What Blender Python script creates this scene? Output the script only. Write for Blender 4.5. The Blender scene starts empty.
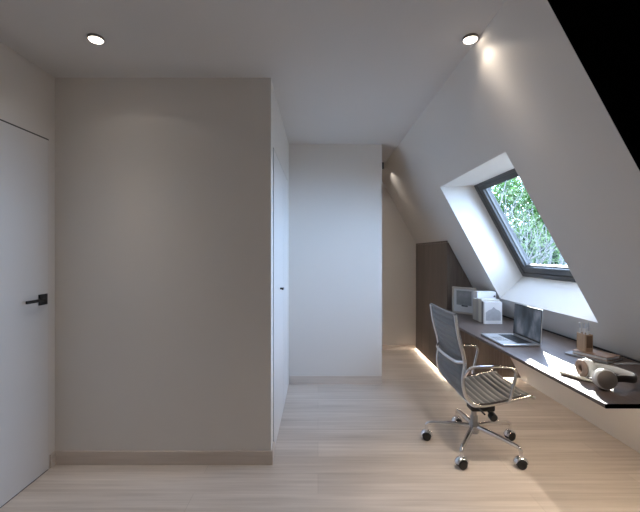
import bpy, bmesh, math, random
from mathutils import Vector, Matrix
PI = math.pi
sc = bpy.context.scene
COL = sc.collection
R = math.radians

# ------------------------------------------------------------------ materials
def new_mat(name):
    m = bpy.data.materials.new(name); m.use_nodes = True
    nt = m.node_tree
    return m, nt, nt.nodes['Principled BSDF']

def plain(name, col, rough=0.5, metal=0.0, spec=0.5, bump=0.0, bscale=200, emit=None, estr=0.0, var=0.0, vscale=3.0):
    m, nt, b = new_mat(name)
    b.inputs['Base Color'].default_value = (*col, 1)
    b.inputs['Roughness'].default_value = rough
    b.inputs['Metallic'].default_value = metal
    b.inputs['Specular IOR Level'].default_value = spec
    tc = nt.nodes.new('ShaderNodeTexCoord')
    if var > 0:
        n = nt.nodes.new('ShaderNodeTexNoise'); n.inputs['Scale'].default_value = vscale; n.inputs['Detail'].default_value = 4
        nt.links.new(tc.outputs['Object'], n.inputs['Vector'])
        mx = nt.nodes.new('ShaderNodeMix'); mx.data_type = 'RGBA'
        mx.inputs['A'].default_value = (*[c * (1 - var) for c in col], 1)
        mx.inputs['B'].default_value = (*[min(1, c * (1 + var)) for c in col], 1)
        nt.links.new(n.outputs['Fac'], mx.inputs['Factor'])
        nt.links.new(mx.outputs['Result'], b.inputs['Base Color'])
    if bump > 0:
        n = nt.nodes.new('ShaderNodeTexNoise'); n.inputs['Scale'].default_value = bscale
        nt.links.new(tc.outputs['Object'], n.inputs['Vector'])
        bp = nt.nodes.new('ShaderNodeBump'); bp.inputs['Strength'].default_value = bump; bp.inputs['Distance'].default_value = 0.002
        nt.links.new(n.outputs['Fac'], bp.inputs['Height'])
        nt.links.new(bp.outputs['Normal'], b.inputs['Normal'])
    if emit:
        b.inputs['Emission Color'].default_value = (*emit, 1)
        b.inputs['Emission Strength'].default_value = estr
    return m

def wood(name, c1, c2, axis, rough=0.45, fine=60.0, spec=0.4, planks=None):
    """streaked grain along the given axis; optional plank seams (length, width)"""
    m, nt, b = new_mat(name)
    N, L = nt.nodes, nt.links
    tc = N.new('ShaderNodeTexCoord')
    mp = N.new('ShaderNodeMapping')
    s = [fine, fine, fine]; s[axis] = fine * 0.035
    mp.inputs['Scale'].default_value = s
    L.new(tc.outputs['Object'], mp.inputs['Vector'])
    n1 = N.new('ShaderNodeTexNoise'); n1.inputs['Scale'].default_value = 1.0; n1.inputs['Detail'].default_value = 6; n1.inputs['Roughness'].default_value = 0.62
    L.new(mp.outputs['Vector'], n1.inputs['Vector'])
    mp2 = N.new('ShaderNodeMapping')
    s2 = [6, 6, 6]; s2[axis] = 0.7
    mp2.inputs['Scale'].default_value = s2
    L.new(tc.outputs['Object'], mp2.inputs['Vector'])
    n2 = N.new('ShaderNodeTexNoise'); n2.inputs['Scale'].default_value = 1.0; n2.inputs['Detail'].default_value = 3
    L.new(mp2.outputs['Vector'], n2.inputs['Vector'])
    ad = N.new('ShaderNodeMath'); ad.operation = 'MULTIPLY_ADD'; ad.inputs[1].default_value = 0.45
    L.new(n2.outputs['Fac'], ad.inputs[0])
    ml = N.new('ShaderNodeMath'); ml.operation = 'MULTIPLY'; ml.inputs[1].default_value = 0.55
    L.new(n1.outputs['Fac'], ml.inputs[0]); L.new(ml.outputs[0], ad.inputs[2])
    rp = N.new('ShaderNodeValToRGB')
    rp.color_ramp.elements[0].position = 0.32; rp.color_ramp.elements[0].color = (*c1, 1)
    rp.color_ramp.elements[1].position = 0.68; rp.color_ramp.elements[1].color = (*c2, 1)
    L.new(ad.outputs[0], rp.inputs['Fac'])
    out = rp.outputs['Color']
    if planks:
        br = N.new('ShaderNodeTexBrick')
        br.offset = 0.37; br.inputs['Scale'].default_value = 1.0
        br.inputs['Brick Width'].default_value = planks[0]; br.inputs['Row Height'].default_value = planks[1]
        br.inputs['Mortar Size'].default_value = 0.0016; br.inputs['Mortar Smooth'].default_value = 0.3
        br.inputs['Color1'].default_value = (0.91, 0.91, 0.91, 1); br.inputs['Color2'].default_value = (1, 1, 1, 1)
        br.inputs['Mortar'].default_value = (0.78, 0.76, 0.74, 1)
        L.new(tc.outputs['Object'], br.inputs['Vector'])
        mx = N.new('ShaderNodeMix'); mx.data_type = 'RGBA'; mx.blend_type = 'MULTIPLY'; mx.inputs['Factor'].default_value = 1.0
        L.new(out, mx.inputs['A']); L.new(br.outputs['Color'], mx.inputs['B'])
        out = mx.outputs['Result']
    L.new(out, b.inputs['Base Color'])
    bp = N.new('ShaderNodeBump'); bp.inputs['Strength'].default_value = 0.12; bp.inputs['Distance'].default_value = 0.001
    L.new(n1.outputs['Fac'], bp.inputs['Height']); L.new(bp.outputs['Normal'], b.inputs['Normal'])
    b.inputs['Roughness'].default_value = rough
    b.inputs['Specular IOR Level'].default_value = spec
    return m

def glass_mat(name, tint=(0.97, 0.99, 0.98)):
    m = bpy.data.materials.new(name); m.use_nodes = True
    nt = m.node_tree; nt.nodes.remove(nt.nodes['Principled BSDF'])
    o = nt.nodes['Material Output']
    t = nt.nodes.new('ShaderNodeBsdfTransparent'); t.inputs['Color'].default_value = (*tint, 1)
    g = nt.nodes.new('ShaderNodeBsdfGlossy'); g.inputs['Roughness'].default_value = 0.02
    mx = nt.nodes.new('ShaderNodeMixShader'); lw = nt.nodes.new('ShaderNodeLayerWeight'); pw = nt.nodes.new('ShaderNodeMath'); pw.operation = 'POWER'; pw.inputs[1].default_value = 5.0
    fr = nt.nodes.new('ShaderNodeMath'); fr.operation = 'MULTIPLY_ADD'; fr.inputs[1].default_value = 0.6; fr.inputs[2].default_value = 0.02
    nt.links.new(lw.outputs['Facing'], pw.inputs[0]); nt.links.new(pw.outputs[0], fr.inputs[0])
    nt.links.new(fr.outputs[0], mx.inputs[0]); nt.links.new(t.outputs[0], mx.inputs[1]); nt.links.new(g.outputs[0], mx.inputs[2])
    nt.links.new(mx.outputs[0], o.inputs['Surface'])
    return m

def leaf_mat(name, c1, c2):
    m = bpy.data.materials.new(name); m.use_nodes = True
    nt = m.node_tree; nt.nodes.remove(nt.nodes['Principled BSDF'])
    o = nt.nodes['Material Output']
    tc = nt.nodes.new('ShaderNodeTexCoord')
    n = nt.nodes.new('ShaderNodeTexNoise'); n.inputs['Scale'].default_value = 2.4; n.inputs['Detail'].default_value = 5
    nt.links.new(tc.outputs['Object'], n.inputs['Vector'])
    rp = nt.nodes.new('ShaderNodeValToRGB')
    rp.color_ramp.elements[0].position = 0.35; rp.color_ramp.elements[0].color = (*c1, 1)
    rp.color_ramp.elements[1].position = 0.65; rp.color_ramp.elements[1].color = (*c2, 1)
    nt.links.new(n.outputs['Fac'], rp.inputs['Fac'])
    d = nt.nodes.new('ShaderNodeBsdfDiffuse'); t = nt.nodes.new('ShaderNodeBsdfTranslucent')
    nt.links.new(rp.outputs['Color'], d.inputs['Color']); nt.links.new(rp.outputs['Color'], t.inputs['Color'])
    mx = nt.nodes.new('ShaderNodeMixShader'); mx.inputs[0].default_value = 0.45
    nt.links.new(d.outputs[0], mx.inputs[1]); nt.links.new(t.outputs[0], mx.inputs[2])
    nt.links.new(mx.outputs[0], o.inputs['Surface'])
    return m

WALL = plain('wall_paint', (0.735, 0.70, 0.66), 0.75, bump=0.05, bscale=350, var=0.012, vscale=2.0)
CEIL = plain('ceiling_paint', (0.70, 0.68, 0.665), 0.8, var=0.01)
DOOR = plain('door_paint', (0.745, 0.72, 0.695), 0.5)
GAP = plain('door_gap', (0.10, 0.095, 0.09), 0.9)
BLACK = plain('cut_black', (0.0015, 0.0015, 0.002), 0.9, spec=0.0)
BLK = plain('black_metal', (0.008, 0.008, 0.009), 0.4)
RUBBER = plain('black_rubber', (0.012, 0.012, 0.013), 0.45)
FLOOR = wood('oak_floor', (0.52, 0.44, 0.378), (0.80, 0.715, 0.64), 0, rough=0.5, fine=38, planks=(1.9, 0.19), spec=0.35)
SKIRT = wood('oak_skirting', (0.56, 0.485, 0.425), (0.75, 0.67, 0.60), 0, rough=0.5, fine=45)
SKIRT_Y = wood('oak_skirting_long', (0.56, 0.485, 0.425), (0.75, 0.67, 0.60), 1, rough=0.5, fine=45)
WALNUT = wood('cabinet_veneer', (0.115, 0.088, 0.074), (0.22, 0.178, 0.153), 2, rough=0.5, fine=70)
DESKW = wood('desk_veneer', (0.078, 0.056, 0.047), (0.145, 0.108, 0.092), 1, rough=0.42, fine=70, spec=0.4)
LIGHTWOOD = wood('beech', (0.40, 0.28, 0.19), (0.55, 0.40, 0.28), 2, rough=0.5, fine=120)
CHROME = plain('polished_aluminium', (0.78, 0.78, 0.79), 0.16, metal=1.0)
ALU = plain('satin_aluminium', (0.72, 0.73, 0.75), 0.33, metal=1.0)
FABRIC = plain('grey_mesh_fabric', (0.19, 0.19, 0.193), 0.5, bump=0.25, bscale=900, spec=0.6)
SEAM = plain('welded_seam', (0.40, 0.385, 0.37), 0.35)
WFRAME = plain('window_grey', (0.062, 0.059, 0.057), 0.45)
GLASS = glass_mat('window_glass')
LAMP = plain('lamp_lens', (1, 0.95, 0.88), 0.4, emit=(1.0, 0.87, 0.72), estr=14)
DESKFILL = plain('desk_fill', (1, 0.95, 0.9), 0.4, emit=(1.0, 0.83, 0.64), estr=68)  # glow of the fill lights added under the desk
LED = plain('led_light', (1, 0.95, 0.9), 0.4, emit=(1.0, 0.87, 0.72), estr=40)
WPLASTIC = plain('white_plastic', (0.80, 0.79, 0.77), 0.35)
CUPGREY = plain('grey_plastic', (0.42, 0.37, 0.33), 0.4)
LEATHER = plain('tan_leather', (0.36, 0.26, 0.21), 0.55)
BANDDARK = plain('dark_band', (0.07, 0.06, 0.055), 0.45)
PAPER = plain('white_paper', (0.80, 0.80, 0.81), 0.6)
CREAM = plain('cream_card', (0.66, 0.63, 0.55), 0.6)
BEIGE = plain('beige_card', (0.46, 0.43, 0.38), 0.6)
DARKCARD = plain('dark_card', (0.16, 0.15, 0.15), 0.6)
GREYPRINT = plain('grey_print', (0.42, 0.43, 0.46), 0.6, var=0.2, vscale=30)
FRAMEW = plain('pale_frame', (0.44, 0.38, 0.32), 0.5)
BARK = plain('bark', (0.11, 0.105, 0.10), 0.9, var=0.3, vscale=8)

# ------------------------------------------------------------------ mesh helpers (world coordinates in, stored relative to the parent)
def add_box(bm, x0, x1, y0, y1, z0, z1):
    vs = [bm.verts.new(p) for p in ((x0,y0,z0),(x1,y0,z0),(x1,y1,z0),(x0,y1,z0),(x0,y0,z1),(x1,y0,z1),(x1,y1,z1),(x0,y1,z1))]
    for f in ((0,3,2,1),(4,5,6,7),(0,1,5,4),(1,2,6,5),(2,3,7,6),(3,0,4,7)):
        bm.faces.new([vs[i] for i in f])
    return vs

def add_prism(bm, poly, fn, a, b):
    """poly: 2-D points, fn(p, t): 3-D point; extruded from t=a to t=b"""
    va = [bm.verts.new(fn(p, a)) for p in poly]; vb = [bm.verts.new(fn(p, b)) for p in poly]
    bm.faces.new(va); bm.faces.new(vb[::-1])
    n = len(poly)
    for i in range(n):
        bm.faces.new((va[i], vb[i], vb[(i+1) % n], va[(i+1) % n]))

def smooth_path(pts, n=6):
    P = [Vector(p) for p in pts]
    if len(P) < 3: return P
    out = []
    for i in range(len(P)-1):
        p0 = P[i-1] if i > 0 else P[i]*2-P[i+1]
        p1, p2 = P[i], P[i+1]
        p3 = P[i+2] if i+2 < len(P) else P[i+1]*2-P[i]
        for k in range(n):
            t = k/n
            out.append(0.5*((2*p1)+(p2-p0)*t+(2*p0-5*p1+4*p2-p3)*t*t+(3*p1-p0-3*p2+p3)*t**3))
    out.append(P[-1])
    return out

def add_tube(bm, pts, r, seg=10, up=None, r2=None):
    """sweep an ellipse (r across, r2 along up) along a polyline; r may be a list"""
    P = [Vector(p) for p in pts]; n = len(P)
    rs = r if isinstance(r, (list, tuple)) else [r]*n
    rings = []
    prev = None
    for i in range(n):
        t = (P[min(i+1,n-1)]-P[max(i-1,0)]).normalized()
        if up is not None:
            u = Vector(up); u = (u - t*u.dot(t)).normalized()
        elif prev is None:
            a = Vector((0,0,1)) if abs(t.z) < 0.9 else Vector((1,0,0))
            u = (a - t*a.dot(t)).normalized()
        else:
            u = (prev - t*prev.dot(t)).normalized()
        prev = u
        w = t.cross(u)
        q = (r2 if r2 is not None else rs[i])
        rings.append([bm.verts.new(P[i] + w*math.cos(2*PI*k/seg)*rs[i] + u*math.sin(2*PI*k/seg)*q) for k in range(seg)])
    for a, b in zip(rings, rings[1:]):
        for k in range(seg):
            bm.faces.new((a[k], a[(k+1)%seg], b[(k+1)%seg], b[k]))
    bm.faces.new(rings[0][::-1]); bm.faces.new(rings[-1])

def add_lathe(bm, c, axis, prof, seg=24):
    """prof: list of (radius, height along axis)"""
    c = Vector(c); ax = Vector(axis).normalized()
    a = Vector((0,0,1)) if abs(ax.z) < 0.9 else Vector((1,0,0))
    u = (a - ax*a.dot(ax)).normalized(); w = ax.cross(u)
    rings = []
    for r, h in prof:
        if r < 1e-6: rings.append([bm.verts.new(c+ax*h)])
        else: rings.append([bm.verts.new(c+ax*h+(u*math.cos(2*PI*k/seg)+w*math.sin(2*PI*k/seg))*r) for k in range(seg)])
    for p, q in zip(rings, rings[1:]):
        if len(p) == 1 and len(q) == 1: continue
        for k in range(seg):
            k2 = (k+1) % seg
            if len(p) == 1: bm.faces.new((p[0], q[k2], q[k]))
            elif len(q) == 1: bm.faces.new((p[k], p[k2], q[0]))
            else: bm.faces.new((p[k], p[k2], q[k2], q[k]))
    if len(rings[0]) > 1: bm.faces.new(rings[0][::-1])
    if len(rings[-1]) > 1: bm.faces.new(rings[-1])

def origin_of(o):
    v = Vector((0,0,0))
    while o is not None:
        v = v + o.location; o = o.parent
    return v

def obj(name, bm, mat, parent=None, smooth=False, bevel=0.0, loc=None, segs=2):
    bmesh.ops.recalc_face_normals(bm, faces=bm.faces[:])
    base = origin_of(parent) if parent else Vector((0,0,0))
    me = bpy.data.meshes.new(name)
    o = bpy.data.objects.new(name, me); COL.objects.link(o)
    if parent: o.parent = parent
    off = base
    if loc is not None:
        o.location = Vector(loc) - base; off = Vector(loc)
    bmesh.ops.translate(bm, verts=bm.verts[:], vec=-off)
    if smooth:
        for f in bm.faces: f.smooth = True
        for e in bm.edges:
            if len(e.link_faces) == 2 and e.calc_face_angle(0) > R(40): e.smooth = False
    bm.to_mesh(me); bm.free()
    me.materials.append(mat)
    if bevel > 0:
        b = o.modifiers.new('bevel', 'BEVEL'); b.width = bevel; b.segments = segs; b.limit_method = 'ANGLE'; b.angle_limit = R(40)
    return o

def tag(o, label, cat, group=None):
    o['label'] = label; o['category'] = cat
    if group: o['group'] = group
    return o

def thing(name, label, cat, loc, group=None):
    o = bpy.data.objects.new(name, None); COL.objects.link(o)
    o.location = loc; o.empty_display_size = 0.1
    return tag(o, label, cat, group)

def struct(name, bm, mat, parent=None, **k):
    o = obj(name, bm, mat, parent, **k)
    if parent is None: o['kind'] = 'structure'
    return o

def box(x0, x1, y0, y1, z0, z1):
    bm = bmesh.new(); add_box(bm, x0, x1, y0, y1, z0, z1); return bm

# ------------------------------------------------------------------ measurements
H = 2.488                     # ceiling
XL = -1.695                   # left wall
XS = -0.303                   # passage wall with the closet doors
DF, DM, DB = 2.385, 3.841, 5.20   # white front wall, middle wall, end wall
CUT = 1.467                   # where the sloping roof is cut off
C_IN, TAN = 2.185, 1.85       # roof plane X + Z/TAN = C_IN
XR = 2.7                      # side wall beyond the cut
YB = -1.4
def rx(z, c=C_IN): return c - z/TAN

# ------------------------------------------------------------------ shell
struct('floor', box(XL-0.12, XR+0.1, YB-0.1, DB+0.1, -0.1, 0), FLOOR)
bm = bmesh.new(); add_box(bm, XL-0.12, 1.30, YB-0.1, DB+0.1, H, H+0.16); add_box(bm, 1.30, XR+0.1, YB-0.1, CUT+0.05, H, H+0.16)
struct('ceiling', bm, CEIL)
struct('wall_left', box(XL-0.12, XL, YB, DF, 0, H), WALL)
# solid block of the rooms beyond: front wall, passage wall
bm = bmesh.new(); add_box(bm, XL-0.12, XS, DF, DM, 0, H); struct('wall_front', bm, WALL)
bm = bmesh.new(); add_box(bm, XS-0.12, 0.664, DM, DM+0.14, 0, H); struct('wall_middle', bm, WALL)
bm = bmesh.new(); add_box(bm, XS-0.12, 2.35, DB, DB+0.1, 0, H); struct('wall_back', bm, WALL)
bm = bmesh.new(); add_box(bm, XS-0.12, XS, DM+0.14, DB, 0, H); struct('wall_passage', bm, WALL)
bm = bmesh.new(); add_box(bm, XL-0.12, XR, YB-0.1, YB, 0, H); struct('wall_rear', bm, WALL)
bm = bmesh.new(); add_box(bm, XR, XR+0.1, YB-0.1, CUT, 0, H); struct('wall_right', bm, WALL)

# sloping roof wall with the roof-window opening and its splayed linings
WY0, WY1 = 2.214, 3.40
C_W, C_OUT = 2.50, 2.60
ZT = H+0.12
in_lo, in_hi = (rx(0.943), 0.943), (rx(1.966), 1.966)
w_lo, w_hi = (rx(1.145, C_W), 1.145), (rx(1.978, C_W), 1.978)
nrm = Vector((1, 1/TAN)).normalized()
def outp(p, c0):
    d = (C_OUT-c0)/math.sqrt(1+1/TAN**2)
    return (p[0]+nrm.x*d, p[1]+nrm.y*d)
o_lo, o_hi = outp(w_lo, C_W), outp(w_hi, C_W)
full = [(rx(0), 0), (rx(ZT), ZT), (rx(ZT, C_OUT), ZT), (rx(0, C_OUT), 0)]
low = [(rx(0), 0), in_lo, w_lo, o_lo, (rx(0, C_OUT), 0)]
top = [in_hi, (rx(ZT), ZT), (rx(ZT, C_OUT), ZT), o_hi, w_hi]
fxz = lambda p, t: (p[0], t, p[1])
bm = bmesh.new()
add_prism(bm, full, fxz, CUT, WY0); add_prism(bm, full, fxz, WY1, DB+0.05)
add_prism(bm, low, fxz, WY0, WY1); add_prism(bm, top, fxz, WY0, WY1)
struct('wall_slope', bm, WALL)
# black panel added for the void past the roof cut, hides the sky
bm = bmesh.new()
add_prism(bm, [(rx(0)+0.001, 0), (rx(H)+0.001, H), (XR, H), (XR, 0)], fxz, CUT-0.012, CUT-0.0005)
struct('void_panel', bm, BLACK)

# skirting boards
SK = 0.087
struct('baseboard_front', box(XL+0.012, XS+0.012, DF-0.012, DF, 0, SK), SKIRT, bevel=0.002)
struct('baseboard_side', box(XS, XS+0.012, DF, 2.50, 0, SK), SKIRT_Y, bevel=0.002)
struct('baseboard_middle', box(XS+0.012, 0.664, DM-0.012, DM, 0, SK), SKIRT, bevel=0.002)
struct('baseboard_back', box(XS+0.012, 1.36, DB-0.012, DB, 0, SK*0.8), SKIRT, bevel=0.002)
struct('baseboard_left', box(XL, XL+0.012, 2.334, DF, 0, SK), SKIRT_Y, bevel=0.002)

# door 1: flush door in the left wall
def lever(parent, x, y, z, ylen, sgn=1, part='door_handle'):
    h = bmesh.new()
    add_box(h, min(x, x+sgn*0.009), max(x, x+sgn*0.009), y-0.033, y+0.033, z-0.033, z+0.033)
    o = obj(part, h, BLK, parent, bevel=0.0015)
    l = bmesh.new()
    add_tube(l, [(x+sgn*0.008, y-0.008, z), (x+sgn*0.022, y-0.008, z)], 0.010, 12)
    y1 = y+ylen
    add_box(l, min(x+sgn*0.018, x+sgn*0.030), max(x+sgn*0.018, x+sgn*0.030), min(y-0.004, y1), max(y-0.004, y1), z-0.009, z+0.009)
    obj('lever', l, BLK, o, bevel=0.002)
DT = 2.066
d1 = struct('door_1', box(XL+0.0005, XL+0.004, 1.40, 2.319, 0.006, DT), DOOR)
bm = bmesh.new()
add_box(bm, XL+0.0002, XL+0.002, 1.39, 2.326, DT+0.0005, DT+0.009)
add_box(bm, XL+0.0002, XL+0.002, 2.319, 2.322, 0.0, DT+0.001)
add_box(bm, XL+0.0002, XL+0.002, 1.40, 2.319, 0.0, 0.006)
obj('shadow_gap', bm, GAP, d1)
lever(d1, XL+0.004, 2.27, 1.075, -0.155)
# door 2: pair of flush closet leaves in the passage wall
d2 = struct('door_2', box(XS+0.0005, XS+0.004, 2.505, 3.196, 0.006, DT), DOOR)
bm = bmesh.new()
add_box(bm, XS+0.0002, XS+0.002, 2.50, 3.62, DT+0.0005, DT+0.007)
for y in (2.50, 3.196, 3.617): add_box(bm, XS+0.0002, XS+0.002, y, y+0.004, 0.0, DT+0.001)
obj('shadow_gap', bm, GAP, d2)
obj('fixed_leaf', box(XS+0.0005, XS+0.004, 3.200, 3.617, 0.006, DT), DOOR, d2)
h = bmesh.new(); add_tube(h, [(XS+0.003, 2.92, 1.08), (XS+0.03, 2.92, 1.08)], 0.008, 12); add_box(h, XS+0.022, XS+0.034, 2.88, 2.935, 1.072, 1.088)
obj('door_handle', h, BLK, d2, bevel=0.002)

# ------------------------------------------------------------------ roof window
win = bpy.data.objects.new('window_1', None); COL.objects.link(win); win['kind'] = 'structure'
win.location = (w_lo[0], (WY0+WY1)/2, w_lo[1])
sv = Vector((w_hi[0]-w_lo[0], 0, w_hi[1]-w_lo[1])); SL = sv.length; sv.normalize()
nv = Vector((sv.z, 0, -sv.x))
if nv.x < 0: nv = -nv
def wp(u, y, n):
    return Vector((w_lo[0], 0, w_lo[1])) + sv*u + nv*n + Vector((0, y, 0))
def wbox(bm, u0, u1, y0, y1, n0, n1):
    pts = [wp(u, y, n) for n in (n0, n1) for (u, y) in ((u0,y0),(u1,y0),(u1,y1),(u0,y1))]
    vs = [bm.verts.new(p) for p in pts]
    for f in ((0,3,2,1),(4,5,6,7),(0,1,5,4),(1,2,6,5),(2,3,7,6),(3,0,4,7)): bm.faces.new([vs[i] for i in f])
def wring(bm, u0, u1, y0, y1, wu0, wu1, wy, n0, n1):
    wbox(bm, u0, u0+wu0, y0, y1, n0, n1); wbox(bm, u1-wu1, u1, y0, y1, n0, n1)
    wbox(bm, u0+wu0, u1-wu1, y0, y0+wy, n0, n1); wbox(bm, u0+wu0, u1-wu1, y1-wy, y1, n0, n1)
bm = bmesh.new(); wring(bm, -0.02, SL+0.02, WY0-0.01, WY1+0.01, 0.060, 0.045, 0.055, 0.0, 0.088); obj('window_frame', bm, WFRAME, win, bevel=0.002)
bm = bmesh.new(); wring(bm, 0.042, SL-0.027, WY0+0.047, WY1-0.047, 0.055, 0.040, 0.055, 0.006, 0.075); obj('window_sash', bm, WFRAME, win, bevel=0.003)
bm = bmesh.new(); wring(bm, 0.098, SL-0.068, WY0+0.103, WY1-0.103, 0.008, 0.004, 0.006, 0.03, 0.048); obj('glazing_bead', bm, plain('bead_grey', (0.14, 0.135, 0.13), 0.5), win)
bm = bmesh.new(); wbox(bm, 0.094, SL-0.064, WY0+0.099, WY1-0.099, 0.045, 0.049); obj('window_pane', bm, GLASS, win)

# ------------------------------------------------------------------ ceiling spots
PUCK = plain('puck_white', (0.30, 0.27, 0.25), 0.6)
def spot(name, x, y, label, watts, skirt, warm):
    t = thing(name, label, 'ceiling light', (x, y, H))
    b = bmesh.new()
    add_lathe(b, (x, y, H), (0,0,-1), [(0.039, 0.0), (0.039, 0.012), (0.037, 0.014), (0.0345, 0.014), (0.0345, 0.008), (0.0, 0.008)], 32)
    obj('lamp_body', b, PUCK, t, smooth=True)
    b = bmesh.new()
    add_lathe(b, (x, y, H), (0,0,-1), [(0.034, 0.0085), (0.034, 0.0135), (0.030, 0.0175), (0.020, 0.021), (0.010, 0.0225), (0, 0.023)], 32)
    obj('lamp_lens', b, LAMP, t, smooth=True)
    add_spot(t, (x, y, H-0.025), watts, skirt, warm)
    return t
def add_spot(t, p, watts, skirt, warm=(1.0, 0.92, 0.83)):
    # reflector lamp: strong beam straight down, weak skirt with a hard cut-off at 65 degrees
    l = bpy.data.lights.new('lamp_light', 'SPOT'); l.energy = watts; l.color = warm
    l.spot_size = R(140); l.spot_blend = 0.2; l.shadow_soft_size = 0.028
    l.use_nodes = True; nt = l.node_tree; em = nt.nodes['Emission']
    tc = nt.nodes.new('ShaderNodeTexCoord'); sp = nt.nodes.new('ShaderNodeSeparateXYZ')
    nt.links.new(tc.outputs['Normal'], sp.inputs[0])
    ab = nt.nodes.new('ShaderNodeMath'); ab.operation = 'ABSOLUTE'; nt.links.new(sp.outputs['Z'], ab.inputs[0])
    pw = nt.nodes.new('ShaderNodeMath'); pw.operation = 'POWER'; pw.inputs[1].default_value = 10.0
    ad = nt.nodes.new('ShaderNodeMath'); ad.operation = 'ADD'; ad.inputs[1].default_value = skirt
    nt.links.new(ab.outputs[0], pw.inputs[0]); nt.links.new(pw.outputs[0], ad.inputs[0]); nt.links.new(ad.outputs[0], em.inputs['Strength'])
    o = bpy.data.objects.new('lamp_light', l); COL.objects.link(o); o.parent = t; o.location = Vector(p)-t.location
spot('ceiling_light', -1.162, 1.936, 'round glowing ceiling spot near the left door, left of the white front wall', 35, 0.03, (1.0, 0.93, 0.85))
spot('ceiling_light', 0.797, 1.936, 'round glowing ceiling spot beside the sloping wall above the skylight', 96, 0.033, (1.0, 0.87, 0.73))
# black can spot half hidden behind the middle wall
t = thing('ceiling_spotlight', 'small black can spotlight peeking out behind the edge of the middle wall', 'spotlight', (0.797, 4.62, H))
b = bmesh.new(); add_lathe(b, (0.797, 4.62, H), (0,0,-1), [(0.026, 0), (0.026, 0.075), (0.023, 0.078), (0.022, 0.06), (0, 0.06)], 24); obj('lamp_body', b, BLK, t, smooth=True)
b = bmesh.new(); add_lathe(b, (0.797, 4.62, H), (0,0,-1), [(0.02, 0.061), (0.02, 0.066), (0, 0.068)], 24); obj('lamp_lens', b, LAMP, t, smooth=True)
add_spot(t, (0.797, 4.62, H-0.085), 36, 0.05)

# ------------------------------------------------------------------ tall cabinet under the slope
CX, CY0, CY1, CT = 1.375, 3.944, DB-0.002, 1.492
cab = thing('storage_cabinet', 'tall dark walnut cabinet fitted under the sloping wall behind the desk', 'cabinet', (CX+0.3, (CY0+CY1)/2, 0))
def cabpoly(x0, z0, z1, gap=0.004): return [(x0, z0), (x0, z1), (rx(z1)-gap, z1), (rx(z0)-gap, z0)]
bm = bmesh.new(); add_prism(bm, cabpoly(CX+0.02, 0.03, CT-0.022), fxz, CY0+0.02, CY1); obj('carcass', bm, WALNUT, cab)
bm = bmesh.new(); add_prism(bm, cabpoly(CX+0.0205, 0.03, CT-0.022), fxz, CY0, CY0+0.0195); obj('end_panel', bm, WALNUT, cab)
obj('top_panel', box(CX, rx(CT)-0.003 if rx(CT) > CX+0.005 else CX+0.006, CY0, CY1, CT-0.02, CT), WALNUT, cab)
dw = (CY1-CY0)/2
for i in range(2):
    obj('door', box(CX, CX+0.0195, CY0+dw*i+(0.001 if i else 0), CY0+dw*(i+1)-0.001, 0.025, CT-0.0215), WALNUT, cab)
bm = bmesh.new()
add_prism(bm, [(CX+0.07, 0.0), (CX+0.07, 0.0295), (rx(0.03)-0.06, 0.0295), (rx(0.0)-0.06, 0.0)], fxz, CY0+0.05, CY1); obj('plinth', bm, BLK, cab)
bm = bmesh.new()
add_box(bm, CX+0.026, CX+0.036, CY0+0.03, CY1-0.01, 0.018, 0.029)
add_box(bm, CX+0.026, 2.10, CY0+0.022, CY0+0.03, 0.018, 0.029)
obj('light_strip', bm, LED, cab)

# ------------------------------------------------------------------ desk
DX0, DZ = 1.141, 0.76
XD1 = rx(DZ)-0.006
desk = thing('desk', 'long dark wood desktop running along the sloping wall under the skylight', 'desk', (1.45, 2.7, DZ))
bm = bmesh.new()
poly = [(DX0, CUT+0.004), (XD1-0.012, CUT+0.004), (XD1-0.012, CY0-0.003), (CX, CY0-0.003), (DX0+0.05, 3.62), (DX0, 3.55)]
add_prism(bm, poly, lambda p, t: (p[0], p[1], t), DZ-0.017, DZ)
obj('desktop', bm, DESKW, desk, bevel=0.001)
obj('cut_edge', box(DX0, XD1-0.012, CUT, CUT+0.0038, DZ-0.017, DZ), BLACK, desk)
bm = bmesh.new(); add_prism(bm, [(XD1-0.012, DZ-0.017), (XD1-0.012, DZ+0.006), (rx(DZ+0.006)-0.002, DZ+0.006), (rx(DZ-0.017)-0.002, DZ-0.017)], fxz, CUT+0.004, CY0-0.003)
obj('back_strip', bm, BLK, desk)
# added fill lights under the desktop, either side of the seat, brightening the floor
for y0_, y1_ in ((CUT+0.05, 2.26), (2.98, 3.30)):
    bm = bmesh.new(); add_box(bm, 1.49, 1.52, y0_, y1_, DZ-0.0245, DZ-0.0172); o = obj('fill_profile', bm, ALU, desk)
    bm = bmesh.new(); add_box(bm, 1.494, 1.516, y0_+0.01, y1_-0.01, DZ-0.0265, DZ-0.0246); obj('light_strip', bm, DESKFILL, o)  # emitting face of the added fill
# steel brackets carrying the top on the sloping wall
for y in (1.85, 3.1):
    bm = bmesh.new(); add_prism(bm, [(1.35, DZ-0.0175), (XD1-0.02, DZ-0.0175), (rx(0.60)-0.003, 0.60), (rx(0.60)-0.02, 0.60), (XD1-0.05, DZ-0.035), (1.35, DZ-0.025)], fxz, y, y+0.008)
    obj('bracket', bm, WALL, desk)

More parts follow.
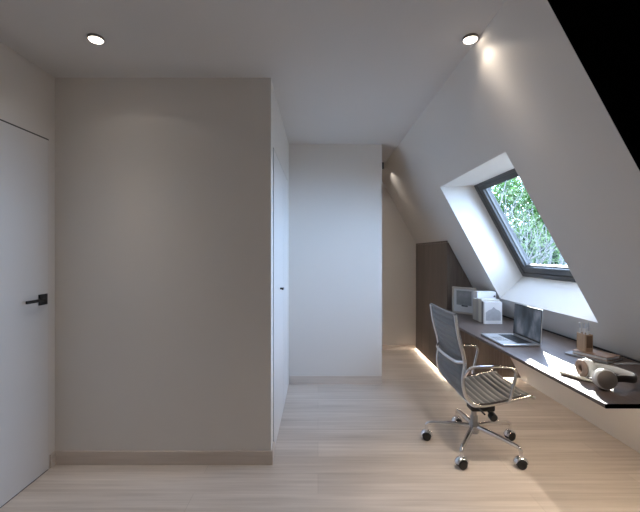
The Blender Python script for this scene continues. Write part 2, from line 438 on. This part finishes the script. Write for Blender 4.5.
# ------------------------------------------------------------------ office chair (faces the desk, +X)
CHX, CHY = 1.096, 2.60
chair = thing('office_chair', 'grey ribbed mesh swivel chair with polished aluminium frame at the desk', 'chair', (CHX, CHY, 0))
prof = [(1.374, 0.437), (1.352, 0.449), (1.30, 0.443), (1.20, 0.417), (1.10, 0.398), (1.03, 0.392), (0.975, 0.410), (0.938, 0.455), (0.922, 0.53), (0.926, 0.60), (0.932, 0.65), (0.922, 0.72), (0.903, 0.79), (0.888, 0.86), (0.879, 0.92), (0.872, 0.966)]
path = smooth_path([(x, 0, z) for x, z in prof], 10)
def resample(P, n):
    d = [0]
    for a, b in zip(P, P[1:]): d.append(d[-1]+(b-a).length)
    out = []; j = 0
    for i in range(n):
        s = d[-1]*i/(n-1)
        while j < len(d)-2 and d[j+1] < s: j += 1
        t = (s-d[j])/max(1e-9, d[j+1]-d[j]); out.append(P[j].lerp(P[j+1], t))
    return out, d[-1]
NS = 241
line, PL = resample(path, NS)
HW = 0.243
def sling(i0, i1):
    bm = bmesh.new(); rows = []
    for i in range(i0, i1+1):
        p = line[i]; t = (line[min(i+1, NS-1)]-line[max(i-1, 0)]).normalized()
        n = Vector((-t.z, 0, t.x))          # away from the sitter
        if n.x*0.3+n.z < 0 and i < 110: pass
        s = PL*i/(NS-1)
        ph = (s / 0.0395) % 1.0
        bump = 0.007*math.sin(PI*ph)**0.8 if 0 < ph < 1 else 0
        row = []
        for k in range(9):
            v = -1+2*k/8
            sag = 0.008*(1-v*v)
            q = p + SIT(n)*(bump-0.004-sag)
            row.append(bm.verts.new((q.x, CHY+v*HW, q.z)))
        rows.append(row)
    for i, (a, b) in enumerate(zip(rows, rows[1:])):
        ph = (PL*(i0+i+0.5)/(NS-1)/0.0395) % 1.0
        for k in range(8): bm.faces.new((a[k], a[k+1], b[k+1], b[k])).material_index = 1 if (ph < 0.11 or ph > 0.89) else 0
    return bm
def SIT(n):
    # normal on the sitter's side: up for the seat, forward for the back
    return n if (n.z > 0.3 or n.x > 0.3) else -n
JN = next(i for i in range(NS) if line[i].z > 0.43 and line[i].x < 1.0)
for nm, a, b in (('seat', 0, JN), ('backrest', JN, NS-1)):
    o = obj(nm, sling(a, b), FABRIC, chair, smooth=True)
    o.data.materials.append(SEAM if nm == 'seat' else FABRIC)
    m = o.modifiers.new('thick', 'SOLIDIFY'); m.thickness = 0.004; m.offset = 0
for s in (-1, 1):
    bm = bmesh.new()
    add_tube(bm, [(p.x, CHY+s*(HW+0.008), p.z) for p in line[::4]], 0.0125, 12, up=(0.001, 1, 0), r2=0.0105)
    # (ellipse: wider in the plane of the frame)
    obj('side_rail', bm, CHROME, chair, smooth=True)
# cross braces
def brace(z, x, drop, nm):
    bm = bmesh.new()
    add_tube(bm, smooth_path([(x, CHY-HW-0.006, z), (x-drop, CHY-HW*0.75, z-0.012), (x-drop*1.25, CHY, z-0.016), (x-drop, CHY+HW*0.75, z-0.012), (x, CHY+HW+0.006, z)], 6), 0.011, 10, up=(1,0,0), r2=0.006)
    obj(nm, bm, CHROME, chair, smooth=True)
brace(0.665, 0.925, 0.03, 'back_brace')
bm = bmesh.new(); add_tube(bm, [(0.872, CHY-HW-0.008, 0.966), (0.868, CHY, 0.962), (0.872, CHY+HW+0.008, 0.966)], 0.009, 10); obj('top_rail', bm, FABRIC, chair, smooth=True)
for x, z in ((1.16, 0.408), (1.03, 0.392)):
    bm = bmesh.new(); add_tube(bm, smooth_path([(x, CHY-HW-0.006, z-0.004), (x, CHY-0.15, z-0.045), (x, CHY, z-0.055), (x, CHY+0.15, z-0.045), (x, CHY+HW+0.006, z-0.004)], 6), 0.012, 10, up=(0,0,1), r2=0.008)
    obj('seat_brace', bm, CHROME, chair, smooth=True)
# arm loops
for s in (-1, 1):
    y0 = CHY+s*(HW+0.014); y1 = CHY+s*(HW+0.036)
    bm = bmesh.new()
    pts = [(0.930, y0, 0.575), (0.936, y1, 0.612), (0.955, y1, 0.634), (0.985, y1, 0.642), (1.09, y1, 0.646), (1.17, y1, 0.645), (1.212, y1, 0.640), (1.236, y1, 0.622), (1.240, y1, 0.595), (1.222, y1, 0.51), (1.205, y1, 0.44), (1.200, y0, 0.412)]
    add_tube(bm, smooth_path(pts, 5), 0.0095, 12)
    obj('armrest', bm, CHROME, chair, smooth=True)
# tilt mechanism, knob, column
bm = bmesh.new(); add_box(bm, 1.06, 1.225, CHY-0.05, CHY+0.05, 0.262, 0.336); obj('tilt_mechanism', bm, BLK, chair, bevel=0.012)
bm = bmesh.new(); add_tube(bm, [(1.17, CHY-0.05, 0.275), (1.17, CHY-0.12, 0.265)], 0.008, 10); add_lathe(bm, (1.17, CHY-0.10, 0.267), (0,-1,-0.15), [(0.02,0),(0.026,0.005),(0.026,0.04),(0.02,0.046)], 16); obj('tension_knob', bm, RUBBER, chair, smooth=True)
bm = bmesh.new(); add_tube(bm, [(1.10, CHY-0.045, 0.30), (1.10, CHY-0.13, 0.295), (1.095, CHY-0.17, 0.30)], 0.006, 8); obj('height_lever', bm, RUBBER, chair, smooth=True)
bm = bmesh.new(); add_lathe(bm, (CHX, CHY, 0.10), (0,0,1), [(0.03,0),(0.034,0.01),(0.034,0.06),(0.028,0.075),(0.0255,0.08),(0.0255,0.12),(0.018,0.122),(0.018,0.2)], 24); obj('column', bm, plain('column_grey', (0.40, 0.40, 0.41), 0.3, metal=1.0), chair, smooth=True)
RB = 0.320
for k in range(5):
    a = R(90+72*k); d = Vector((math.cos(a), math.sin(a), 0)); c = Vector((CHX, CHY, 0))
    tip = c+d*RB
    bm = bmesh.new()
    pts = [c+d*0.02+Vector((0,0,0.145)), c+d*0.12+Vector((0,0,0.142)), c+d*0.24+Vector((0,0,0.132)), c+d*(RB-0.022)+Vector((0,0,0.124)), c+d*(RB-0.002)+Vector((0,0,0.112)), tip+Vector((0,0,0.09)), tip+Vector((0,0,0.058))]
    add_tube(bm, smooth_path(pts, 4), [0.0165]*7+[0.014]*6+[0.0125]*6+[0.0105]*6, 12)
    leg = obj('leg', bm, CHROME, chair, smooth=True)
    w = Vector((-d.y, d.x, 0))
    ca = R(180 + (12, -14, 10, -8, 15)[k]); cd = Vector((math.cos(ca), math.sin(ca), 0)); cw = Vector((-cd.y, cd.x, 0))
    wc = tip+Vector((0, 0, 0.0285))
    bm = bmesh.new()
    for s in (-1, 1):
        add_lathe(bm, wc+cw*s*0.008, cw*s, [(0.010, 0), (0.0265, 0.001), (0.0285, 0.004), (0.0285, 0.016), (0.025, 0.019), (0.012, 0.02), (0, 0.02)], 24)
    obj('wheel', bm, RUBBER, leg, smooth=True)
    bm = bmesh.new()
    arc = [wc+cd*math.cos(t)*0.034+Vector((0,0,math.sin(t)*0.034)) for t in [R(10+16*i) for i in range(11)]]
    add_tube(bm, arc, 0.012, 8, up=tuple(cw), r2=0.024)
    obj('caster_hood', bm, CHROME, leg, smooth=True)

# ------------------------------------------------------------------ laptop
lap = thing('laptop', 'open silver laptop facing the chair on the desk', 'laptop', (1.305, 2.533, DZ))
LX0, LX1, LY0, LY1 = 1.186, 1.424, 2.365, 2.700
obj('base', box(LX0, LX1, LY0, LY1, DZ+0.001, DZ+0.014), ALU, lap, bevel=0.004)
KEYS = plain('key_black', (0.02, 0.02, 0.022), 0.5)
kb = obj('keyboard', box(1.295, 1.395, LY0+0.035, LY1-0.035, DZ+0.0141, DZ+0.0146), plain('key_well', (0.10, 0.10, 0.11), 0.5), lap)
bm = bmesh.new()
for r in range(5):
    for c in range(13):
        y = LY0+0.038+c*0.0200; x = 1.298+r*0.0192
        add_box(bm, x, x+0.0165, y, y+0.0172, DZ+0.0147, DZ+0.0158)
o = obj('key', bm, KEYS, kb); o['kind'] = 'stuff'
obj('trackpad', box(1.20, 1.275, 2.475, 2.59, DZ+0.0141, DZ+0.0144), plain('trackpad_alu', (0.6, 0.61, 0.63), 0.25, metal=1), lap)
TL = R(3.5)
def lidp(u, y, n): return (1.422+u*math.sin(TL)-n*math.cos(TL)*-1, y, DZ+0.014+u*math.cos(TL)-n*math.sin(TL))
def lidbox(bm, u0, u1, y0, y1, n0, n1):
    vs = [bm.verts.new(lidp(u, y, n)) for n in (n0, n1) for (u, y) in ((u0,y0),(u1,y0),(u1,y1),(u0,y1))]
    for f in ((0,3,2,1),(4,5,6,7),(0,1,5,4),(1,2,6,5),(2,3,7,6),(3,0,4,7)): bm.faces.new([vs[i] for i in f])
bm = bmesh.new(); lidbox(bm, -0.002, 0.222, LY0, LY1, 0, 0.005); lid = obj('lid', bm, ALU, lap, bevel=0.002)
bm = bmesh.new(); lidbox(bm, 0.004, 0.219, LY0+0.003, LY1-0.003, -0.0006, -0.0001); obj('bezel', bm, BLK, lid)
# screen wallpaper: hazy dusk hills
sm, nt, b = new_mat('screen_wallpaper')
b.inputs['Base Color'].default_value = (0.004, 0.005, 0.006, 1); b.inputs['Roughness'].default_value = 0.3
tc = nt.nodes.new('ShaderNodeTexCoord'); mp = nt.nodes.new('ShaderNodeMapping'); mp.inputs['Scale'].default_value = (1, 9, 5)
n = nt.nodes.new('ShaderNodeTexNoise'); n.inputs['Scale'].default_value = 1.6; n.inputs['Detail'].default_value = 5
rp = nt.nodes.new('ShaderNodeValToRGB')
rp.color_ramp.elements[0].position = 0.36; rp.color_ramp.elements[0].color = (0.018, 0.024, 0.032, 1)
rp.color_ramp.elements[1].position = 0.72; rp.color_ramp.elements[1].color = (0.22, 0.24, 0.30, 1)
e = rp.color_ramp.elements.new(0.52); e.color = (0.055, 0.075, 0.105, 1)
nt.links.new(tc.outputs['Object'], mp.inputs['Vector']); nt.links.new(mp.outputs['Vector'], n.inputs['Vector']); nt.links.new(n.outputs['Fac'], rp.inputs['Fac'])
nt.links.new(rp.outputs['Color'], b.inputs['Emission Color']); b.inputs['Emission Strength'].default_value = 0.55
bm = bmesh.new(); lidbox(bm, 0.016, 0.213, LY0+0.008, LY1-0.008, -0.0012, -0.0007); obj('screen', bm, sm, lid)

# ------------------------------------------------------------------ rotated helper for things on the desk
def place(o, ang):
    o.rotation_euler = (0, 0, ang); return o

# framed print leaning beside the cabinet
fr = thing('picture_frame', 'pale framed print standing on the desk against the walnut cabinet', 'picture frame', (1.355, 3.74, DZ))
def fp(x0, x1, y0, y1, z0, z1):   # local: x along the width, y depth (front = 0)
    return box(1.355+x0, 1.355+x1, 3.74+y0, 3.74+y1, DZ+z0, DZ+z1)
FWD, FHT = 0.25, 0.262
bm = bmesh.new()
for b_ in ((0, FWD, 0, 0.022, 0.001, 0.018), (0, FWD, 0, 0.022, FHT-0.017, FHT), (0, 0.017, 0, 0.022, 0.018, FHT-0.017), (FWD-0.017, FWD, 0, 0.022, 0.018, FHT-0.017)):
    add_box(bm, 1.355+b_[0], 1.355+b_[1], 3.74+b_[2], 3.74+b_[3], DZ+b_[4], DZ+b_[5])
obj('frame', bm, FRAMEW, fr, bevel=0.002)
obj('mat_board', fp(0.0165, FWD-0.0165, 0.008, 0.02, 0.0175, FHT-0.0165), plain('mat_grey', (0.55, 0.55, 0.55), 0.6), fr)
obj('print', fp(0.045, FWD-0.045, 0.0065, 0.0082, 0.085, FHT-0.035), plain('print_grey', (0.20, 0.20, 0.20), 0.5, var=0.5, vscale=14), fr)
obj('print_block', fp(0.10, 0.165, 0.006, 0.0079, 0.072, 0.084), BLK, fr)
place(fr, -R(52))

# white file box with finger hole and the row of books leaning against it
fb = thing('file_box', 'tall white magazine file at the back of the book row on the desk', 'file box', (1.526, 3.417, DZ))
obj('body', box(1.453, 1.622, 3.372, 3.462, DZ+0.001, DZ+0.246), PAPER, fb, bevel=0.002)
bm = bmesh.new(); add_lathe(bm, (1.607, 3.371, DZ+0.205), (0,-1,0), [(0.0, -0.002), (0.007,-0.002),(0.008,0.0008),(0,0.0012)], 16); obj('finger_hole', bm, BLK, fb)
def book(label, x0, x1, y0, y1, h, cov, page=PAPER):
    bk = thing('book', label, 'book', ((x0+x1)/2, (y0+y1)/2, DZ), 'upright books on the desk')
    bm = bmesh.new()
    add_box(bm, x0, x1, y0, y0+0.003, DZ+0.001, DZ+h); add_box(bm, x0, x1, y1-0.003, y1, DZ+0.001, DZ+h); add_box(bm, x0, x0+0.003, y0+0.003, y1-0.003, DZ+0.001, DZ+h)
    obj('cover', bm, cov, bk, bevel=0.001)
    obj('pages', box(x0+0.0032, x1-0.004, y0+0.0031, y1-0.0031, DZ+0.004, DZ+h-0.004), page, bk)
    return bk
book('beige hardback book standing next to the white magazine file', 1.408, 1.560, 3.302, 3.366, 0.190, BEIGE)
book('greyish thick book standing in the middle of the upright row', 1.406, 1.558, 3.242, 3.299, 0.198, plain('stone_card', (0.40, 0.38, 0.35), 0.6))
book('cream book with a pale spine, second from the front of the upright row', 1.404, 1.560, 3.178, 3.239, 0.203, CREAM)
book('dark grey book directly behind the front white mountain book', 1.403, 1.548, 3.1465, 3.1755, 0.186, DARKCARD)
bk = book('frontmost upright book, white cover showing a grey mountain peak', 1.402, 1.552, 3.118, 3.144, 0.188, PAPER)
bm = bmesh.new()
pk = [(0.012, 0.03), (0.138, 0.03), (0.138, 0.10), (0.12, 0.118), (0.10, 0.124), (0.078, 0.145), (0.06, 0.126), (0.035, 0.118), (0.012, 0.098)]
add_prism(bm, pk, lambda p, t: (1.402+p[0], t, DZ+p[1]), 3.1168, 3.1179); obj('cover_picture', bm, GREYPRINT, bk)

# notebooks, pen holder, pens
def flat_book(nm, label, cx, cy, w, l, z0, h, cov, ang, grp):
    t = thing(nm, label, 'notebook', (cx, cy, z0), grp)
    bm = bmesh.new(); add_box(bm, cx-w/2, cx+w/2, cy-l/2, cy+l/2, z0+0.0005, z0+0.003); add_box(bm, cx-w/2, cx+w/2, cy-l/2, cy+l/2, z0+h-0.003, z0+h); add_box(bm, cx+w/2-0.003, cx+w/2, cy-l/2, cy+l/2, z0+0.003, z0+h-0.003)
    obj('cover', bm, cov, t, bevel=0.0008)
    obj('pages', box(cx-w/2+0.003, cx+w/2-0.0032, cy-l/2+0.003, cy+l/2-0.003, z0+0.0032, z0+h-0.0032), PAPER, t)
    return place(t, ang)
flat_book('notebook', 'thin grey notebook lying under the brown notebook beneath the pen holder', 1.585, 2.135, 0.165, 0.225, DZ, 0.010, plain('grey_cover', (0.30, 0.30, 0.32), 0.5), R(28), 'stacked notebooks')
flat_book('notebook', 'brown notebook under the wooden pen holder, on top of the grey notebook', 1.590, 2.120, 0.125, 0.185, DZ+0.0105, 0.020, plain('brown_cover', (0.33, 0.21, 0.14), 0.55), R(24), 'stacked notebooks')
PZ = DZ+0.0315
ph = thing('pen_holder', 'square wooden pen holder standing on the notebooks on the desk', 'pen holder', (1.562, 2.167, PZ))
HX0, HX1, HY0, HY1 = 1.540, 1.584, 2.130, 2.204
bm = bmesh.new()
add_box(bm, HX0, HX1, HY0, HY1, PZ, PZ+0.006)
for b_ in ((HX0, HX1, HY0, HY0+0.006), (HX0, HX1, HY1-0.006, HY1), (HX0, HX0+0.006, HY0+0.006, HY1-0.006), (HX1-0.006, HX1, HY0+0.006, HY1-0.006)):
    add_box(bm, *b_, PZ+0.006, PZ+0.098)
obj('holder_body', bm, LIGHTWOOD, ph, bevel=0.002)
bm = bmesh.new(); add_box(bm, HX0+0.006, HX1-0.006, HY0-0.0012, HY0-0.0001, PZ+0.022, PZ+0.090); obj('front_slot', bm, plain('slot_brown', (0.20, 0.125, 0.08), 0.6), ph)

pens = [(-0.018, 0.018, -0.06, 0.02, 0.150), (0.004, -0.018, 0.02, -0.06, 0.140), (0.018, 0.004, 0.10, -0.03, 0.155), (0.012, 0.024, 0.16, 0.02, 0.145), (-0.006, -0.006, -0.02, 0.08, 0.150)]
names = ['white pen leaning left in the wooden pen holder', 'short white pen at the front of the wooden pen holder', 'tall white pen leaning right in the wooden pen holder', 'white pen leaning furthest right in the wooden pen holder', 'white pen standing at the back of the wooden pen holder']
for (dx, dy, lx, ly, ln), nm in zip(pens, names):
    p0 = Vector((1.562+dx*0.4, 2.167+dy, PZ+0.008)); dr = Vector((lx, ly, 1)).normalized()
    t = thing('pen', nm, 'pen', p0, 'white pens in the wooden holder')
    bm = bmesh.new(); add_tube(bm, [p0, p0+dr*(ln-0.03)], 0.0042, 10); obj('barrel', bm, WPLASTIC, t, smooth=True)
    bm = bmesh.new(); add_tube(bm, [p0+dr*(ln-0.0298), p0+dr*ln], [0.0048, 0.0042], 10); obj('cap', bm, plain('clear_cap', (0.62, 0.64, 0.68), 0.2), t, smooth=True)

# beige stylus pen on the desk edge
t = thing('pencil', 'flat beige carpenter pencil lying in the sunlight in front of the headphones', 'pencil', (1.235, 1.78, DZ))
bm = bmesh.new(); add_tube(bm, [(1.205, 1.835, DZ+0.009), (1.250, 1.735, DZ+0.009)], 0.014, 8, up=(0,0,1), r2=0.0085); obj('shaft', bm, CREAM, t, smooth=True)
bm = bmesh.new(); add_tube(bm, [(1.2502, 1.7345, DZ+0.009), (1.266, 1.699, DZ+0.009)], [0.013, 0.002], 8, up=(0,0,1), r2=0.005); obj('tip', bm, CREAM, t, smooth=True)
# eyeglass-like clear ruler beside the notebooks
t = tag(obj('ruler', box(1.60, 1.73, 1.985, 2.012, DZ+0.0005, DZ+0.0035), plain('frosted_ruler', (0.42, 0.43, 0.45), 0.25), loc=(1.66, 2.0, DZ)), 'pale frosted ruler lying on the desk behind the headphones', 'ruler')

# ------------------------------------------------------------------ headphones
hp = thing('headphones', 'white and grey over-ear headphones lying on the desk end', 'headphones', (1.30, 1.70, DZ))
def cup(c, axis, cov, face, cush):
    ax = Vector(axis).normalized()
    bm = bmesh.new(); add_lathe(bm, c, ax, [(0.0, -0.006), (0.039, -0.006), (0.0435, 0.0), (0.0440, 0.012), (0.041, 0.020), (0.036, 0.0235), (0.0, 0.0245)], 32)
    e = obj('ear_cup', bm, cov, hp, smooth=True)
    bm = bmesh.new(); add_lathe(bm, Vector(c)+ax*0.0225, ax, [(0.0385, -0.003), (0.0385, 0.003), (0.0365, 0.0045), (0, 0.005)], 32); obj('cup_plate', bm, face, e, smooth=True)
    bm = bmesh.new()
    prof = [(0.016, -0.0065)] + [(0.0295+0.0125*math.cos(a), -0.017+0.0115*math.sin(a)) for a in [R(70-20*i) for i in range(17)]]
    add_lathe(bm, Vector(c), ax, prof, 32); obj('ear_cushion', bm, cush, e, smooth=True)
c1 = Vector((1.262, 1.630, DZ+0.0452)); c2 = Vector((1.290, 1.785, DZ+0.0455))
cup(c1, (-0.22, -1, 0.14), WPLASTIC, CUPGREY, WPLASTIC)
cup(c2, (0.98, -0.12, 0.05), WPLASTIC, WPLASTIC, LEATHER)
a1 = c1+Vector((0.012, -0.016, 0.004)); a2 = c2+Vector((0.012, 0.016, 0.004))
bandpts = smooth_path([a1, a1+Vector((0.06, 0.0, 0.002)), (1.40, 1.635, DZ+0.040), (1.447, 1.685, DZ+0.036), (1.452, 1.735, DZ+0.036), (1.425, 1.79, DZ+0.040), (1.37, 1.822, DZ+0.044), a2], 6)
bm = bmesh.new(); add_tube(bm, bandpts, 0.0035, 12, up=(0,0,1), r2=0.0145); obj('headband', bm, BANDDARK, hp, smooth=True)
ctr = Vector((1.33, 1.715, 0))
inn = [p + (Vector((ctr.x, ctr.y, p.z))-p).normalized()*0.0075 for p in bandpts[4:-4]]
bm = bmesh.new(); add_tube(bm, inn, 0.0045, 12, up=(0,0,1), r2=0.0155); obj('band_cushion', bm, WPLASTIC, hp, smooth=True)

# ------------------------------------------------------------------ outside: garden below, trees
g = struct('ground', box(-10, 60, -10, 80, -3.3, -3.2), plain('gravel', (0.20, 0.19, 0.17), 0.9, var=0.3, vscale=1.0))
rnd = random.Random(5)
def grow(bm, p, d, ln, r, depth, tips):
    n = 4; pts = [p]; q = p.copy()
    for i in range(n):
        d = (d+Vector((rnd.uniform(-.22,.22), rnd.uniform(-.22,.22), rnd.uniform(-.08,.16)))).normalized()
        q = q+d*ln/n; pts.append(q.copy())
    add_tube(bm, pts, [r*(1-0.5*i/n) for i in range(n+1)], 6)
    tips.append((pts[-1].copy(), depth)); tips.append((pts[2].copy(), depth))
    if depth == 0: return
    for k in range(3 if depth > 1 else 4):
        b = pts[rnd.choice((2,3,4,4))]
        dd = (d+Vector((rnd.uniform(-1,1), rnd.uniform(-1,1), rnd.uniform(-.3,.8)))).normalized()
        grow(bm, b, dd, ln*rnd.uniform(.58,.8), r*0.5, depth-1, tips)
def tree(label, x, y, trunk, h, r, per, spread, lsize, mat, zmax, name='tree', depth=4):
    t = thing(name, label, name, (x, y, -3.2))
    bm = bmesh.new(); tips = []
    grow(bm, Vector((x, y, -3.2)), Vector((0,0,1)), trunk, r, depth, tips)
    obj('trunk', bm, BARK, t, smooth=True)
    bm = bmesh.new()
    for p, dp in tips:
        if dp > 2: continue
        for i in range(per):
            c = p+Vector((rnd.gauss(0,spread), rnd.gauss(0,spread), rnd.gauss(0,spread)))
            if c.z > zmax: continue
            s = lsize*rnd.uniform(.6,1.2)
            a = Vector((rnd.uniform(-1,1), rnd.uniform(-1,1), rnd.uniform(-1,1))).normalized()
            b_ = a.cross(Vector((rnd.uniform(-1,1), rnd.uniform(-1,1), rnd.uniform(-1,1)))).normalized()
            f = a.cross(b_)*s*0.18
            vs = [bm.verts.new(v) for v in (c-a*s, c+b_*s*0.42+f, c+a*s, c-b_*s*0.42+f)]
            bm.faces.new((vs[0], vs[1], vs[2])); bm.faces.new((vs[0], vs[2], vs[3]))
    obj('foliage', bm, mat, t)
LEAF_A = leaf_mat('leaf_pale', (0.045, 0.07, 0.04), (0.11, 0.15, 0.08))
LEAF_B = leaf_mat('leaf_green', (0.02, 0.06, 0.015), (0.10, 0.19, 0.05))
LEAF_C = leaf_mat('leaf_grey', (0.03, 0.055, 0.03), (0.075, 0.115, 0.065))
tree('airy pale tree with bare grey branches in the left of the skylight view', 4.35, 8.6, 2.6, 6, 0.15, 7, 0.26, 0.05, LEAF_A, 3.2)
tree('dense bright green tree filling the right of the skylight view', 9.1, 14.2, 3.2, 6, 0.12, 70, 0.36, 0.10, LEAF_B, 5.4)
tree('grey green bush low behind the skylight glass', 13.0, 20.5, 2.8, 4, 0.05, 80, 0.46, 0.16, LEAF_C, 4.6, name='bush', depth=4)

# ------------------------------------------------------------------ daylight
w = bpy.data.worlds.new('sky'); sc.world = w; w.use_nodes = True
nt = w.node_tree; bg = nt.nodes['Background']
# hazy sky: bright pale horizon, deeper and dimmer overhead
tc = nt.nodes.new('ShaderNodeTexCoord'); sp = nt.nodes.new('ShaderNodeSeparateXYZ'); nt.links.new(tc.outputs['Generated'], sp.inputs[0])
rp = nt.nodes.new('ShaderNodeValToRGB')
rp.color_ramp.elements[0].position = 0.05; rp.color_ramp.elements[0].color = (0.45, 0.65, 1.0, 1)
rp.color_ramp.elements[1].position = 0.85; rp.color_ramp.elements[1].color = (0.17, 0.22, 0.32, 1)
e = rp.color_ramp.elements.new(0.45); e.color = (0.40, 0.54, 0.82, 1)
nt.links.new(sp.outputs['Z'], rp.inputs['Fac']); nt.links.new(rp.outputs['Color'], bg.inputs['Color'])
bg.inputs['Strength'].default_value = 22.5
sun = bpy.data.lights.new('sun', 'SUN'); sun.energy = 15.5; sun.angle = R(0.6); sun.color = (1.0, 0.95, 0.87)
so = bpy.data.objects.new('sun', sun); COL.objects.link(so)
so.rotation_euler = Vector((-1.0, -1.9, -1.0)).to_track_quat('-Z', 'Y').to_euler()
so.location = (8, 12, 8)
# sampling portal in the window opening
pl = bpy.data.lights.new('window_portal', 'AREA'); pl.shape = 'RECTANGLE'; pl.size = WY1-WY0; pl.size_y = SL; pl.cycles.is_portal = True
po = bpy.data.objects.new('window_portal', pl); COL.objects.link(po)
cpos = wp(SL/2, (WY0+WY1)/2, 0.10); po.location = cpos
zax = nv; xax = Vector((0,1,0)); yax = zax.cross(xax)
po.matrix_world = Matrix(((xax.x, yax.x, zax.x, cpos.x), (xax.y, yax.y, zax.y, cpos.y), (xax.z, yax.z, zax.z, cpos.z), (0,0,0,1)))

# ------------------------------------------------------------------ camera
cam = bpy.data.cameras.new('camera'); co = bpy.data.objects.new('camera', cam); COL.objects.link(co)
co.location = (0, 0, 1.36); co.rotation_euler = (R(90), 0, 0)
cam.sensor_width = 36; cam.lens = 370/640*36; cam.shift_x = 2/640; cam.shift_y = -3/640; cam.clip_start = 0.05
sc.camera = co
vs = sc.view_settings
vs.view_transform = 'Standard'; vs.look = 'None'; vs.exposure = 0.25; vs.gamma = 1.0; vs.use_curve_mapping = False
sc.cycles.max_bounces = 10; sc.cycles.diffuse_bounces = 6; sc.cycles.use_denoising = True
sc.cycles.sample_clamp_indirect = 8
